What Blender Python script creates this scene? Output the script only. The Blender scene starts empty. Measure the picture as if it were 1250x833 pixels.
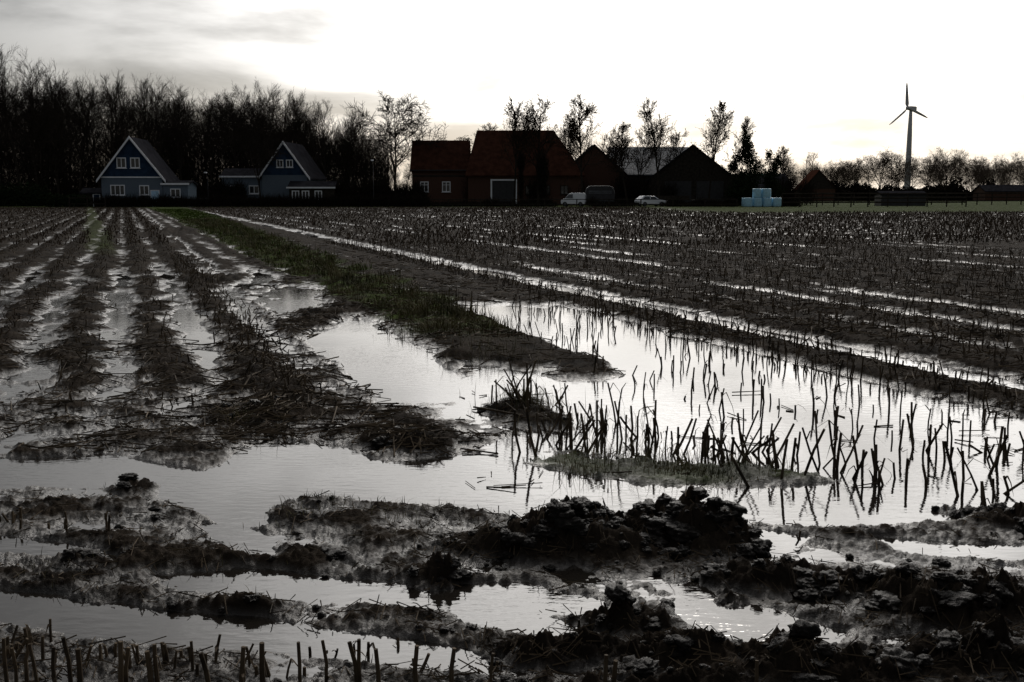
import bpy, bmesh, math, random
import numpy as np
from mathutils import Vector, Matrix
R = np.random.RandomState(11)
random.seed(5)
scene = bpy.context.scene
COL = scene.collection

# ---------------------------------------------------------------- survey helpers
CH = 1.7; F = 1340.0; TH = math.radians(7.6)
CT, ST = math.cos(TH), math.sin(TH)
def G(a, b):
    """bearing/depression reading -> metres on the field"""
    u = a - 625.0; v = b - 416.5
    t = CH / (F * ST + v * CT)
    return (u * t, (F * CT - v * ST) * t)
def X(a, y): return (a - 625.0) / 1352.0 * y
def Z(b, y):
    v = b - 416.5
    return CH - y * (F * ST + v * CT) / (F * CT - v * ST)

# ---------------------------------------------------------------- noise
perm = R.permutation(256); perm = np.concatenate([perm, perm])
ang = R.rand(256) * 2 * np.pi
gx, gy = np.cos(ang), np.sin(ang)
def pn(x, y, s=0):
    x = np.asarray(x, float) + s * 17.31; y = np.asarray(y, float) + s * 5.77
    xi = np.floor(x).astype(int); yi = np.floor(y).astype(int)
    fx = x - xi; fy = y - yi
    u = fx * fx * fx * (fx * (fx * 6 - 15) + 10); v = fy * fy * fy * (fy * (fy * 6 - 15) + 10)
    def g(ix, iy, dx, dy):
        h = perm[(perm[(ix + s) & 255] + iy) & 255]
        return gx[h] * dx + gy[h] * dy
    a = g(xi, yi, fx, fy); b = g(xi + 1, yi, fx - 1, fy)
    c = g(xi, yi + 1, fx, fy - 1); d = g(xi + 1, yi + 1, fx - 1, fy - 1)
    return ((a + (b - a) * u) * (1 - v) + (c + (d - c) * u) * v) * 1.5
def fbm(x, y, o=3, s=0):
    r = 0; a = 1.0
    for i in range(o):
        r = r + a * pn(x * 2.03 ** i, y * 2.03 ** i, s + i); a *= .5
    return r
def sst(a, b, x):
    t = np.clip((x - a) / (b - a), 0, 1); return t * t * (3 - 2 * t)

def inside_dist(poly, x, y):
    P = np.array(poly); n = len(P)
    dm = np.full(x.shape, 1e9); ins = np.zeros(x.shape, bool)
    for i in range(n):
        x1, y1 = P[i]; x2, y2 = P[(i + 1) % n]
        dx, dy = x2 - x1, y2 - y1
        t = np.clip(((x - x1) * dx + (y - y1) * dy) / (dx * dx + dy * dy + 1e-12), 0, 1)
        dm = np.minimum(dm, (x - x1 - t * dx) ** 2 + (y - y1 - t * dy) ** 2)
        c = (y1 > y) != (y2 > y)
        ins ^= c & (x < dx * (y - y1) / (dy + 1e-12) + x1)
    dm = np.sqrt(dm)
    return np.where(ins, dm, -dm)

PUD = [
 [(-200,562),(0,562),(120,555),(250,578),(300,548),(350,540),(430,548),(470,566),(540,556),(600,560),(680,575),(760,592),(900,598),(1020,590),(1060,560),(1250,560),(1500,560),(1500,610),(1250,622),(1150,636),(1000,642),(900,636),(830,630),(760,648),(690,650),(620,632),(560,622),(440,612),(400,606),(335,618),(330,644),(280,644),(215,614),(190,595),(130,596),(60,592),(0,588),(-200,590)],
 [(-200,708),(0,722),(100,736),(250,748),(400,768),(500,785),(620,800),(600,818),(480,808),(350,792),(200,782),(80,766),(0,755),(-200,745)],
 [(190,703),(300,694),(450,710),(640,714),(740,735),(730,752),(640,744),(480,739),(330,730),(220,720)],
 [(820,735),(850,700),(870,726),(940,745),(1030,772),(1010,792),(920,780),(840,758)],
 [(880,640),(990,655),(960,672),(920,690),(900,670)],
 [(250,640),(320,648),(340,684),(290,680)],
 [(1060,655),(1250,668),(1400,672),(1400,688),(1250,686),(1100,674)],
 [(560,744),(640,752),(740,775),(720,786),(620,773),(570,758)],
 [(0,655),(90,665),(150,680),(140,688),(60,680),(0,672)],
 [(1020,800),(1110,775),(1180,772),(1130,800),(1060,815)],
]
PUD = [[G(*q) for q in p] for p in PUD]
# mud heaps: bearing pair, radius across, radius along, height, cloddiness
MND = [(640,672,.28,.2,.06,1),(700,668,.28,.2,.08,1),(770,660,.30,.22,.12,1),(815,645,.22,.2,.11,1),(860,668,.24,.2,.09,1),(900,668,.15,.15,.06,1),
 (530,712,.14,.12,.05,1),(930,712,.3,.14,.07,.6),(1030,722,.3,.13,.07,.8),(1090,735,.18,.12,.06,.8),(880,735,.1,.08,.04,1),
 (760,765,.18,.10,.05,1),(1200,745,.3,.16,.09,1),(1150,752,.2,.12,.06,1),(1100,800,.25,.1,.05,.8),(660,805,.25,.08,.04,.8),(820,805,.3,.1,.05,.8),(950,806,.2,.08,.05,.8),(1210,810,.3,.15,.08,1),(1000,828,.3,.08,.05,.8),(760,838,.4,.08,.04,.6),
 (165,596,.13,.14,.07,.5),(495,545,.3,.35,.08,.1),(350,625,.15,.2,.04,.1),(400,638,.25,.15,.02,0),(545,632,.4,.15,.02,0),(60,625,.6,.2,.015,0),(210,680,.6,.2,.015,0),(450,680,.6,.2,.015,.1),(60,690,.5,.12,.02,.1),(320,745,.5,.05,.03,.1),(120,708,.5,.05,.02,0),
 (1110,655,.5,.15,.015,0),(1180,625,.2,.1,.05,.6),(1240,640,.15,.15,.05,.6),
 (265,345,.45,1.5,.13,.5),(400,385,.5,1.8,.13,.5),(330,350,.35,1.5,.08,.4),(215,285,.9,4,.25,.2),(310,515,.28,.7,.05,.1),(300,470,.2,.7,.03,.1),(370,465,.25,.8,.04,.1),(560,440,.22,.9,.06,.1),
 (630,508,.3,.3,.05,.2),(690,520,.2,.2,.04,.1)]
MND = [(G(a,b)[0], G(a,b)[1], rx, ry, h, c) for a,b,rx,ry,h,c in MND]
ISL = [G(*q) for q in [(640,562),(700,556),(790,560),(900,566),(1000,576),(1012,586),(900,592),(780,590),(700,582)]]
ISL2 = [G(*q) for q in [(590,492),(640,484),(680,498),(690,524),(640,524),(600,512)]]

C1, S1 = .943, .332
def pq(x, y): return C1 * x + S1 * y, -S1 * x + C1 * y
def height(x, y):
    x = np.asarray(x, float); y = np.asarray(y, float)
    p, q = pq(x, y)
    n1 = fbm(x * .6, y * .6, 3, 1); n2 = fbm(x * 2.6, y * 2.6, 3, 5); n3 = fbm(x * 9, y * 9, 4, 9)
    n5 = np.abs(pn(x * 16 , y * 16, 61)) + .6*np.abs(pn(x * 33 + n3, y * 33, 62)) + .4*np.abs(pn(x*58,y*58,63))
    bil = np.abs(pn(x * 9, y * 9, 21)) + .5 * np.abs(pn(x * 21, y * 21, 22)) + .3*np.abs(pn(x*47,y*47,23))
    pw = p + .12 * pn(q * .35, p * .2, 14) + .13 * pn(x * 1.5, y * 1.5, 15) + .05*n3
    left = .022 + .038 * np.cos(2 * np.pi * (pw - .35) / .87) + .045 * sst(19, 30, y + 3*n1) + .034*n1 + .012*n2
    ps = [1.85,2.1,2.9,3.2,3.6,4.4,4.7,6.25,6.6,7.0,7.25,7.62,7.9]
    hs = [.03,-.035,-.04,.02,.07,.07,-.05,-.05,.06,.07,-.03,-.03,.05]
    mid = np.interp(pw, ps, hs)
    mid = mid + .12 * sst(15.5, 18.5, y + n1) * sst(4.5, 4.8, pw) * (1 - sst(6.3, 6.6, pw)) + .02 * np.cos(2*np.pi*(pw)/.75)*sst(15.5,18.5,y) - .03*n1*sst(15.5,18.5,y)
    mid = mid + .08 * sst(20, 27, y + n1) * sst(1.9, 2.1, pw) * (1 - sst(3.0, 3.3, pw))
    mid = mid + .05 * sst(22, 40, y + 4*n1) * sst(7.0, 7.2, pw) * (1 - sst(7.7, 7.9, pw))*(pn(q*.15,p,33)+.5)
    mid = mid - .12 * (1 - sst(9.8, 11.2, y + .7 * n1)) * sst(3.0, 3.3, pw) * (1 - sst(4.6, 4.9, pw))
    tr = np.exp(-(((pw - 7.45 + .75) % 1.5 - .75) / .19) ** 2)
    ti = np.round((pw - 7.45) / 1.5)
    right = .062 + .022 * np.cos(2 * np.pi * (pw - 8.1) / .75) + .02*n1 - .13 * tr * np.clip(pn(q * .12 + ti*7.3, ti * 3.7+.5, 31)*2.0 + .10 - .006*np.clip(pw-9,0,40) + .30*n1, 0, 1.1)
    hf = np.where(pw < 1.85, left, np.where(pw < 7.9, mid, right))
    flat = sst(6.9, 7.4, y) * (1 - sst(8.6, 10.2, y + .8*n1)) * (1 - sst(2.0, 3.0, p))
    hf = hf * (1 - flat) + (.014 + .02 * n1 + .02*n2) * flat
    r2 = .96 * y + .273 * x
    hh = .014 + .010 * np.cos(2 * np.pi * r2 / .55) + .010*n1 + .008*n2
    fm = sst(6.6, 7.3, y + .2 * n1 + .12 * np.clip(x, 0, 3))
    h = hh * (1 - fm) + hf * fm
    near = y < 9.5
    if near.any():
        xs, ys = x[near], y[near]
        w = .06 * n2[near] + .04*n3[near]
        dd = np.zeros(xs.shape)
        for P in PUD:
            dd = np.maximum(dd, sst(-.07, .09, inside_dist(P, xs, ys) + w))
        hn = h[near] * (1 - dd) - .05 * dd
        is1 = sst(-.08, .12, inside_dist(ISL, xs, ys) + w*1.5); is2 = sst(-.1,.15,inside_dist(ISL2, xs, ys)+w)
        hn = hn * (1 - np.maximum(is1,is2)) + .014 * is1 + .025*is2*(1-is1)
        h = h.copy(); h[near] = hn
    lump = np.zeros(x.shape)
    for mx, my, rx, ry, mh, c in MND:
        e = np.exp(-(((x - mx) / rx) ** 2 + ((y - my) / ry) ** 2) ** 1.3)
        h = h + mh * e * (.7 + .6 * n2); lump = np.maximum(lump, e * (.25 + .75*c))
    nf = 1 - sst(12, 30, y)
    h = h + .012 * n2 + .011 * n3 * (1-.4*sst(10,30,y)) + lump * .10 * (bil - .25) * nf + .022*(n5-.42)*(1-.6*sst(10,25,y))*sst(-.02,.02,h)
    far = sst(120, 150, y)
    return h * (1 - far) + .06 * far
def grassmask(x, y):
    p, q = pq(x, y)
    n = fbm(x * .8, y * .8, 3, 40)
    c = 4.0 + .016*np.clip(y-16,0,80)
    wd = .62 + .016*np.clip(y-16,0,100)
    m = (1 - sst(wd - .15, wd + .2, np.abs(p - c) + .45 * n)) * sst(12, 15, y)
    m2 = (1 - sst(.25, .6, np.abs(p - 0.3 + .03*y)+ .25*n)) * sst(28, 36, y)*.6
    mead = sst(96, 106, y - .12*np.clip(x-20,0,60) + 3*n) * sst(12, 22, x)
    verge = sst(140, 147, y)
    m = np.maximum(np.maximum(m, m2), np.maximum(mead, verge))
    near = y < 10
    mm = m.copy()
    if near.any():
        mm[near] = np.maximum(mm[near], .7*sst(-.12, .1, inside_dist(ISL, x[near], y[near]) + .1 * n[near]))
    return mm

# ---------------------------------------------------------------- mesh helpers
def mesh_np(name, V, Q, mat=None, smooth=False, parent=None, attr=None):
    V = np.ascontiguousarray(V, dtype=np.float32); Q = np.ascontiguousarray(Q, dtype=np.int32)
    k = Q.shape[1]
    me = bpy.data.meshes.new(name)
    me.vertices.add(len(V)); me.vertices.foreach_set("co", V.ravel())
    me.loops.add(Q.size); me.loops.foreach_set("vertex_index", Q.ravel())
    me.polygons.add(len(Q)); me.polygons.foreach_set("loop_start", np.arange(len(Q), dtype=np.int32) * k)
    me.polygons.foreach_set("use_smooth", np.full(len(Q), smooth))
    me.update(calc_edges=True)
    if attr:
        for an, av in attr.items():
            a = me.attributes.new(an, 'FLOAT', 'POINT'); a.data.foreach_set("value", np.asarray(av, dtype=np.float32))
    if mat: me.materials.append(mat)
    ob = bpy.data.objects.new(name, me); COL.objects.link(ob)
    if parent: ob.parent = parent
    return ob
def join(parts):
    Vs, Qs, o = [], [], 0
    for V, Q in parts:
        Vs.append(V); Qs.append(Q + o); o += len(V)
    return np.concatenate(Vs), np.concatenate(Qs)
def prisms(A, B, ra, rb, n=4, cap=True):
    m = len(A); ax = B - A; ax = ax / (np.linalg.norm(ax, axis=1, keepdims=True) + 1e-9)
    ref = np.where(np.abs(ax[:, 2:3]) > .9, np.array([[1., 0, 0]]), np.array([[0, 0, 1.]]))
    u = np.cross(ax, ref); u /= np.linalg.norm(u, axis=1, keepdims=True) + 1e-9
    v = np.cross(ax, u)
    a = np.arange(n) * 2 * np.pi / n
    ring = u[:, None, :] * np.cos(a)[None, :, None] + v[:, None, :] * np.sin(a)[None, :, None]
    ra = np.broadcast_to(ra, (m,)); rb = np.broadcast_to(rb, (m,))
    V = np.concatenate([A[:, None] + ring * ra[:, None, None], B[:, None] + ring * rb[:, None, None]], 1).reshape(-1, 3)
    q = [[i, i + n, (i + 1) % n + n, (i + 1) % n] for i in range(n)]
    if cap:
        if n == 4: q.append([n, n + 3, n + 2, n + 1])
        if n == 6: q += [[n, n + 3, n + 2, n + 1], [n, n + 5, n + 4, n + 3]]
    q = np.array(q)
    Q = (q[None] + (np.arange(m) * 2 * n)[:, None, None]).reshape(-1, 4)
    return V, Q
def blades(base, h, w, lean, az, droop=.3):
    """grass blades / leaf shreds: strips of 3 quads"""
    m = len(base)
    d = np.stack([np.cos(az), np.sin(az), np.zeros(m)], 1); s = np.stack([-np.sin(az), np.cos(az), np.zeros(m)], 1)
    T = [0, .4, .75, 1.0]; Wd = [1, .85, .5, .08]; V = []
    for t, ww in zip(T, Wd):
        c = base + d * (lean * t ** 1.6 * h)[:, None] + np.array([0, 0, 1.]) * (h * (t - droop * lean * t ** 2.5))[:, None]
        V += [c - s * (w * ww / 2)[:, None], c + s * (w * ww / 2)[:, None]]
    V = np.stack(V, 1).reshape(-1, 3)
    q = np.array([[0, 1, 3, 2], [2, 3, 5, 4], [4, 5, 7, 6]])
    return V, (q[None] + (np.arange(m) * 8)[:, None, None]).reshape(-1, 4)
def leafquads(C, size):
    m = len(C); a = R.randn(m, 3); a /= np.linalg.norm(a, axis=1, keepdims=True)
    b = np.cross(a, R.randn(m, 3)); b /= np.linalg.norm(b, axis=1, keepdims=True)
    s = (size * (.5 + R.rand(m)))[:, None]; l = s * 1.6
    V = np.stack([C - a * l, C - b * s * .5, C + a * l, C + b * s * .5], 1).reshape(-1, 3)
    return V, np.arange(m * 4).reshape(-1, 4)
def twigs(C, ln, wd, up=.9):
    """slender upright shoots, each a thin two-sided sliver"""
    m = len(C); a = R.randn(m, 3) * .5; a[:, 2] = np.abs(a[:, 2]) + up; a /= np.linalg.norm(a, axis=1, keepdims=True)
    b = np.cross(a, R.randn(m, 3)); b /= np.linalg.norm(b, axis=1, keepdims=True)
    l = (ln * (.5 + R.rand(m)))[:, None]; w_ = (wd * (.6 + .8 * R.rand(m)))[:, None]
    V = np.stack([C - b * w_, C + b * w_, C + a * l + b * w_ * .3, C + a * l - b * w_ * .3], 1).reshape(-1, 3)
    return V, np.arange(m * 4).reshape(-1, 4)
def empty(name, loc=(0, 0, 0), rz=0):
    e = bpy.data.objects.new(name, None); COL.objects.link(e); e.location = loc; e.rotation_euler = (0, 0, rz)
    e.empty_display_size = .5; return e
def poly(name, V, Fc, mat, parent=None, smooth=False):
    me = bpy.data.meshes.new(name); me.from_pydata([tuple(v) for v in V], [], Fc); me.materials.append(mat)
    bm = bmesh.new(); bm.from_mesh(me); bmesh.ops.recalc_face_normals(bm, faces=bm.faces); bm.to_mesh(me); bm.free()
    for p_ in me.polygons: p_.use_smooth = smooth
    ob = bpy.data.objects.new(name, me); COL.objects.link(ob)
    if parent: ob.parent = parent
    return ob
def boxdata(cx, cy, cz, sx, sy, sz, o=0):
    V = [(cx + i * sx / 2, cy + j * sy / 2, cz + k * sz / 2) for k in (-1, 1) for i, j in ((-1, -1), (1, -1), (1, 1), (-1, 1))]
    Fc = [(0, 3, 2, 1), (4, 5, 6, 7), (0, 1, 5, 4), (1, 2, 6, 5), (2, 3, 7, 6), (3, 0, 4, 7)]
    return V, [tuple(i + o for i in f) for f in Fc]
def boxes(name, L, mat, parent=None):
    V, Fc = [], []
    for b in L:
        v, f = boxdata(*b, o=len(V)); V += v; Fc += f
    return poly(name, V, Fc, mat, parent)

# ---------------------------------------------------------------- materials
def mat(name, col, rough=.8, var=.25, nscale=3., spec=.3, bump=0., bscale=20., metal=0., col2=None):
    m = bpy.data.materials.new(name); m.use_nodes = True; nt = m.node_tree; N = nt.nodes; L = nt.links
    b = N['Principled BSDF']; b.inputs['Roughness'].default_value = rough; b.inputs['Specular IOR Level'].default_value = spec
    b.inputs['Metallic'].default_value = metal
    tc = N.new('ShaderNodeTexCoord'); no = N.new('ShaderNodeTexNoise'); no.inputs['Scale'].default_value = nscale; no.inputs['Detail'].default_value = 3
    L.new(tc.outputs['Object'], no.inputs['Vector'])
    cr = N.new('ShaderNodeValToRGB'); c2 = col2 if col2 else [c * (1 + var) for c in col]
    cr.color_ramp.elements[0].position = .35; cr.color_ramp.elements[1].position = .65
    cr.color_ramp.elements[0].color = (*[c * (1 - var) for c in col], 1); cr.color_ramp.elements[1].color = (*c2, 1)
    L.new(no.outputs['Fac'], cr.inputs['Fac']); L.new(cr.outputs['Color'], b.inputs['Base Color'])
    if bump:
        n2 = N.new('ShaderNodeTexNoise'); n2.inputs['Scale'].default_value = bscale; n2.inputs['Detail'].default_value = 5; n2.inputs['Roughness'].default_value = .65
        L.new(tc.outputs['Object'], n2.inputs['Vector'])
        bp = N.new('ShaderNodeBump'); bp.inputs['Strength'].default_value = bump; bp.inputs['Distance'].default_value = .02
        L.new(n2.outputs['Fac'], bp.inputs['Height']); L.new(bp.outputs['Normal'], b.inputs['Normal'])
    return m
def brickmat(name, c1, c2, mortar, sx=4.):
    m = mat(name, c1, .9, .2, spec=0.); nt = m.node_tree; N = nt.nodes; L = nt.links; b = N['Principled BSDF']
    tc = N.new('ShaderNodeTexCoord'); mp = N.new('ShaderNodeMapping'); mp.inputs['Rotation'].default_value = (math.radians(90), 0, 0)
    br = N.new('ShaderNodeTexBrick'); br.inputs['Scale'].default_value = sx
    br.inputs['Color1'].default_value = (*c1, 1); br.inputs['Color2'].default_value = (*c2, 1); br.inputs['Mortar'].default_value = (*mortar, 1)
    L.new(tc.outputs['Object'], mp.inputs['Vector']); L.new(mp.outputs['Vector'], br.inputs['Vector']); L.new(br.outputs['Color'], b.inputs['Base Color'])
    return m
def stripemat(name, col, scale, rough=.7, direction='X', spec=0.):
    m = mat(name, col, rough, .25, 1.2, spec); nt = m.node_tree; N = nt.nodes; L = nt.links; b = N['Principled BSDF']
    tc = N.new('ShaderNodeTexCoord'); w = N.new('ShaderNodeTexWave'); w.bands_direction = direction; w.inputs['Scale'].default_value = scale; w.inputs['Distortion'].default_value = .4
    L.new(tc.outputs['Object'], w.inputs['Vector'])
    bp = N.new('ShaderNodeBump'); bp.inputs['Strength'].default_value = .5; bp.inputs['Distance'].default_value = .04
    L.new(w.outputs['Fac'], bp.inputs['Height']); L.new(bp.outputs['Normal'], b.inputs['Normal'])
    return m
M_white = mat('white_paint', (.82, .85, .90), .5, .05)
M_glass = mat('window_glass', (.03, .035, .04), .08, .1, spec=.6)
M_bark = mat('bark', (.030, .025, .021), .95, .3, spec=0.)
M_barkhaze = mat('bark_haze_tint', (.085, .068, .055), .95, .3, spec=0.)  # bark lightened to paint distance haze into the far trees' colour
M_leaf = mat('dry_leaf', (.05, .034, .020), .9, .4, spec=0.)
M_ever = mat('evergreen_foliage', (.018, .028, .014), .9, .4, spec=0.)
M_under = mat('undergrowth_twigs', (.020, .017, .014), .95, .4, spec=0.)
M_stalk = mat('maize_stalk', (.045, .034, .023), .8, .45, 6, .1, col2=(.105, .078, .050))
M_stalkfar = mat('maize_stubble', (.070, .054, .040), .9, .5, 1.5, 0.)
M_grass = mat('grass_blades', (.042, .046, .018), .8, .4, 2, .05, col2=(.12, .102, .048))
M_green = mat('fresh_grass', (.052, .078, .018), .8, .35, 2, .0)
M_clod = mat('wet_clod', (.012, .0098, .008), .5, .4, 8, .16, bump=.8, bscale=60)
M_tile = stripemat('roof_tiles_dark', (.024, .024, .028), 3.2, .95)
M_tilered = stripemat('roof_tiles_red', (.050, .022, .015), 3.2, .95)
M_plank = stripemat('dark_cladding', (.026, .048, .09), 4., .8, 'Z')
M_brickgrey = brickmat('grey_brick', (.125, .165, .21), (.11, .145, .19), (.17, .19, .21))
M_brickred = brickmat('red_brick', (.085, .042, .030), (.068, .035, .025), (.09, .07, .06))
M_steel = stripemat('corrugated_sheet', (.14, .15, .165), 5., .5, spec=.1)
M_dark = mat('dark_metal', (.03, .03, .033), .5, .2)
M_rubber = mat('tyre_rubber', (.02, .02, .02), .85, .2)
M_wood = mat('weathered_wood', (.035, .030, .025), .9, .3, spec=0.)
M_carw = mat('white_car_paint', (.75, .78, .82), .25, .03, spec=.6)
M_bluedoor = mat('pale_blue_paint', (.45, .68, .88), .5, .05)
M_bale = mat('bale_wrap', (.40, .68, .84), .3, .12, 4, .4, bump=.6, bscale=9)
M_turb = mat('turbine_paint', (.5, .51, .53), .5, .05)

def mudmat():
    m = bpy.data.materials.new('wet_mud'); m.use_nodes = True; nt = m.node_tree; N = nt.nodes; L = nt.links; b = N['Principled BSDF']
    geo = N.new('ShaderNodeNewGeometry'); sep = N.new('ShaderNodeSeparateXYZ'); L.new(geo.outputs['Position'], sep.inputs[0])
    n1 = N.new('ShaderNodeTexNoise'); n1.inputs['Scale'].default_value = 2.3; n1.inputs['Detail'].default_value = 6; n1.inputs['Roughness'].default_value = .65
    L.new(geo.outputs['Position'], n1.inputs['Vector'])
    cr = N.new('ShaderNodeValToRGB'); cr.color_ramp.elements[0].position = .35; cr.color_ramp.elements[1].position = .7
    cr.color_ramp.elements[0].color = (.009, .0073, .006, 1); cr.color_ramp.elements[1].color = (.038, .0295, .022, 1)
    L.new(n1.outputs['Fac'], cr.inputs['Fac'])
    at = N.new('ShaderNodeAttribute'); at.attribute_name = 'grass'
    gr = N.new('ShaderNodeValToRGB'); gr.color_ramp.elements[0].color = (.024, .028, .011, 1); gr.color_ramp.elements[1].color = (.058, .085, .020, 1)
    gr.color_ramp.elements[0].position = .38; gr.color_ramp.elements[1].position = .68
    L.new(n1.outputs['Fac'], gr.inputs['Fac'])
    mx = N.new('ShaderNodeMix'); mx.data_type = 'RGBA'; L.new(at.outputs['Fac'], mx.inputs[0]); L.new(cr.outputs['Color'], mx.inputs[6]); L.new(gr.outputs['Color'], mx.inputs[7])
    L.new(mx.outputs[2], b.inputs['Base Color'])
    mr = N.new('ShaderNodeMapRange'); mr.inputs[1].default_value = -.004; mr.inputs[2].default_value = .045; mr.inputs[3].default_value = .24; mr.inputs[4].default_value = .85
    ad = N.new('ShaderNodeMath'); ad.operation = 'MULTIPLY_ADD'; ad.inputs[1].default_value = .11; ad.inputs[2].default_value = -.054
    n4 = N.new('ShaderNodeTexNoise'); n4.inputs['Scale'].default_value = 4.; n4.inputs['Detail'].default_value = 6; n4.inputs['Roughness'].default_value = .7; L.new(geo.outputs['Position'], n4.inputs['Vector'])
    L.new(n4.outputs['Fac'], ad.inputs[0])
    s2 = N.new('ShaderNodeMath'); s2.operation = 'ADD'; L.new(ad.outputs[0], s2.inputs[0]); L.new(sep.outputs['Z'], s2.inputs[1])
    L.new(s2.outputs[0], mr.inputs[0])
    mg = N.new('ShaderNodeMath'); mg.operation = 'MAXIMUM'; L.new(mr.outputs[0], mg.inputs[0])
    gm = N.new('ShaderNodeMath'); gm.operation = 'MULTIPLY'; gm.inputs[1].default_value = .95; L.new(at.outputs['Fac'], gm.inputs[0]); L.new(gm.outputs[0], mg.inputs[1])
    L.new(mg.outputs[0], b.inputs['Roughness'])
    sp = N.new('ShaderNodeMapRange'); sp.inputs[1].default_value = .35; sp.inputs[2].default_value = .8; sp.inputs[3].default_value = .5; sp.inputs[4].default_value = .012
    L.new(mg.outputs[0], sp.inputs[0]); L.new(sp.outputs[0], b.inputs['Specular IOR Level'])
    n2 = N.new('ShaderNodeTexNoise'); n2.inputs['Scale'].default_value = 26; n2.inputs['Detail'].default_value = 7; n2.inputs['Roughness'].default_value = .68
    L.new(geo.outputs['Position'], n2.inputs['Vector'])
    bp = N.new('ShaderNodeBump'); bp.inputs['Strength'].default_value = 1.; bp.inputs['Distance'].default_value = .017
    L.new(n2.outputs['Fac'], bp.inputs['Height']); L.new(bp.outputs['Normal'], b.inputs['Normal'])
    return m
M_mud = mudmat()
def watermat():
    m = bpy.data.materials.new('flood_water'); m.use_nodes = True; nt = m.node_tree; N = nt.nodes; L = nt.links; b = N['Principled BSDF']
    b.inputs['Base Color'].default_value = (.014, .012, .010, 1); b.inputs['Roughness'].default_value = .03; b.inputs['IOR'].default_value = 1.33
    geo = N.new('ShaderNodeNewGeometry'); mp = N.new('ShaderNodeMapping'); mp.inputs['Scale'].default_value = (5, 13, 1); mp.inputs['Rotation'].default_value = (0, 0, .25)
    L.new(geo.outputs['Position'], mp.inputs['Vector'])
    n = N.new('ShaderNodeTexNoise'); n.inputs['Scale'].default_value = 1.6; n.inputs['Detail'].default_value = 3; L.new(mp.outputs[0], n.inputs['Vector'])
    g = N.new('ShaderNodeTexNoise'); g.inputs['Scale'].default_value = .35; g.inputs['Detail'].default_value = 2; L.new(geo.outputs['Position'], g.inputs['Vector'])
    mr = N.new('ShaderNodeMapRange'); mr.inputs[1].default_value = .4; mr.inputs[2].default_value = .65; mr.inputs[3].default_value = .2; mr.inputs[4].default_value = .9; L.new(g.outputs['Fac'], mr.inputs[0])
    mu = N.new('ShaderNodeMath'); mu.operation = 'MULTIPLY'; L.new(n.outputs['Fac'], mu.inputs[0]); L.new(mr.outputs[0], mu.inputs[1])
    bp = N.new('ShaderNodeBump'); bp.inputs['Strength'].default_value = .45; bp.inputs['Distance'].default_value = .007
    L.new(mu.outputs[0], bp.inputs['Height']); L.new(bp.outputs['Normal'], b.inputs['Normal'])
    return m
M_water = watermat()

# ---------------------------------------------------------------- ground sheet
e = .75; nd = 950
dv = np.linspace(1.6 ** -e, 185 ** -e, nd) ** (-1 / e)
dv = np.concatenate([[-40, -12, -4, -1, 0, .6, 1.1], dv, [200, 230, 300, 450, 800, 1600, 5000]])
sv = np.concatenate([[-5, -3, -2, -1.4, -1.1], np.linspace(-.9, -.53, 70, endpoint=False), np.linspace(-.53, .53, 900), np.linspace(.53, .9, 71)[1:], [1.1, 1.4, 2, 3, 5]])
D, S = np.meshgrid(dv, sv, indexing='ij')
GX = S * np.maximum(D + .5, 2.0); GY = D
HZ = height(GX.ravel(), GY.ravel())
GM = grassmask(GX.ravel(), GY.ravel())
nr, nc = D.shape
idx = np.arange(nr * nc).reshape(nr, nc)
Q = np.stack([idx[:-1, :-1], idx[:-1, 1:], idx[1:, 1:], idx[1:, :-1]], -1).reshape(-1, 4)
mesh_np('muddy_field_ground', np.stack([GX.ravel(), GY.ravel(), HZ], 1), Q, M_mud, True, attr={'grass': GM})
wv = [(-220, -38, 0), (220, -38, 0), (220, 150, 0), (-220, 150, 0)]
poly('flood_water', wv, [(0, 1, 2, 3)], M_water)

# ---------------------------------------------------------------- clods
bm = bmesh.new(); bmesh.ops.create_icosphere(bm, subdivisions=4, radius=1)
icoV = np.array([v.co[:] for v in bm.verts]); icoF = np.array([[v.index for v in f.verts] for f in bm.faces]); bm.free()
cx, cy, cs = [], [], []
for i, (mx, my, rx, ry, mh, c) in enumerate(MND):
    if my > 9 or c < .05: continue
    k = int(620 * rx * ry * min(mh / .07, 1.4) * c + 3)
    cx += list(mx + R.randn(k) * rx * .62); cy += list(my + R.randn(k) * ry * .62); cs += list(.007 + R.rand(k) ** 2.4 * .044)
for k in range(620):
    a = R.rand() * 1500 - 100; b = 610 + R.rand() * 260; gxx, gyy = G(a, b); cx.append(gxx); cy.append(gyy); cs.append(.004 + R.rand() ** 4 * .020)
cx, cy, cs = map(np.array, (cx, cy, cs))
hz = height(cx, cy); ok = hz > .004; cx, cy, cs, hz = cx[ok], cy[ok], cs[ok], hz[ok]
m = len(cx); V = np.repeat(icoV[None], m, 0)
off = R.rand(m, 1) * 50
def n3d(V, f, s): return (pn(V[..., 0] * f + off, V[..., 1] * f + 3.1, s) + pn(V[..., 1] * f + off, V[..., 2] * f, s + 1) + pn(V[..., 2] * f + off, V[..., 0] * f, s + 2)) * .577
rad = 1 + .48 * n3d(V, .9, 50) + .48 * (np.abs(n3d(V, 2.0, 53)) - .25) + .24 * (np.abs(n3d(V, 4.5, 56)) - .25) + .10 * n3d(V, 10., 59)
V = V * rad[..., None] * cs[:, None, None] * np.stack([.9 + .7 * R.rand(m), .85 + .6 * R.rand(m), .5 + .35 * R.rand(m)], 1)[:, None]
ra_ = R.rand(m) * 6.28; ca, sa = np.cos(ra_)[:, None], np.sin(ra_)[:, None]
V = np.stack([V[..., 0] * ca - V[..., 1] * sa, V[..., 0] * sa + V[..., 1] * ca, V[..., 2]], -1)
V[..., 0] += cx[:, None]; V[..., 1] += cy[:, None]; V[..., 2] += (hz - cs * .05)[:, None]
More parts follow.
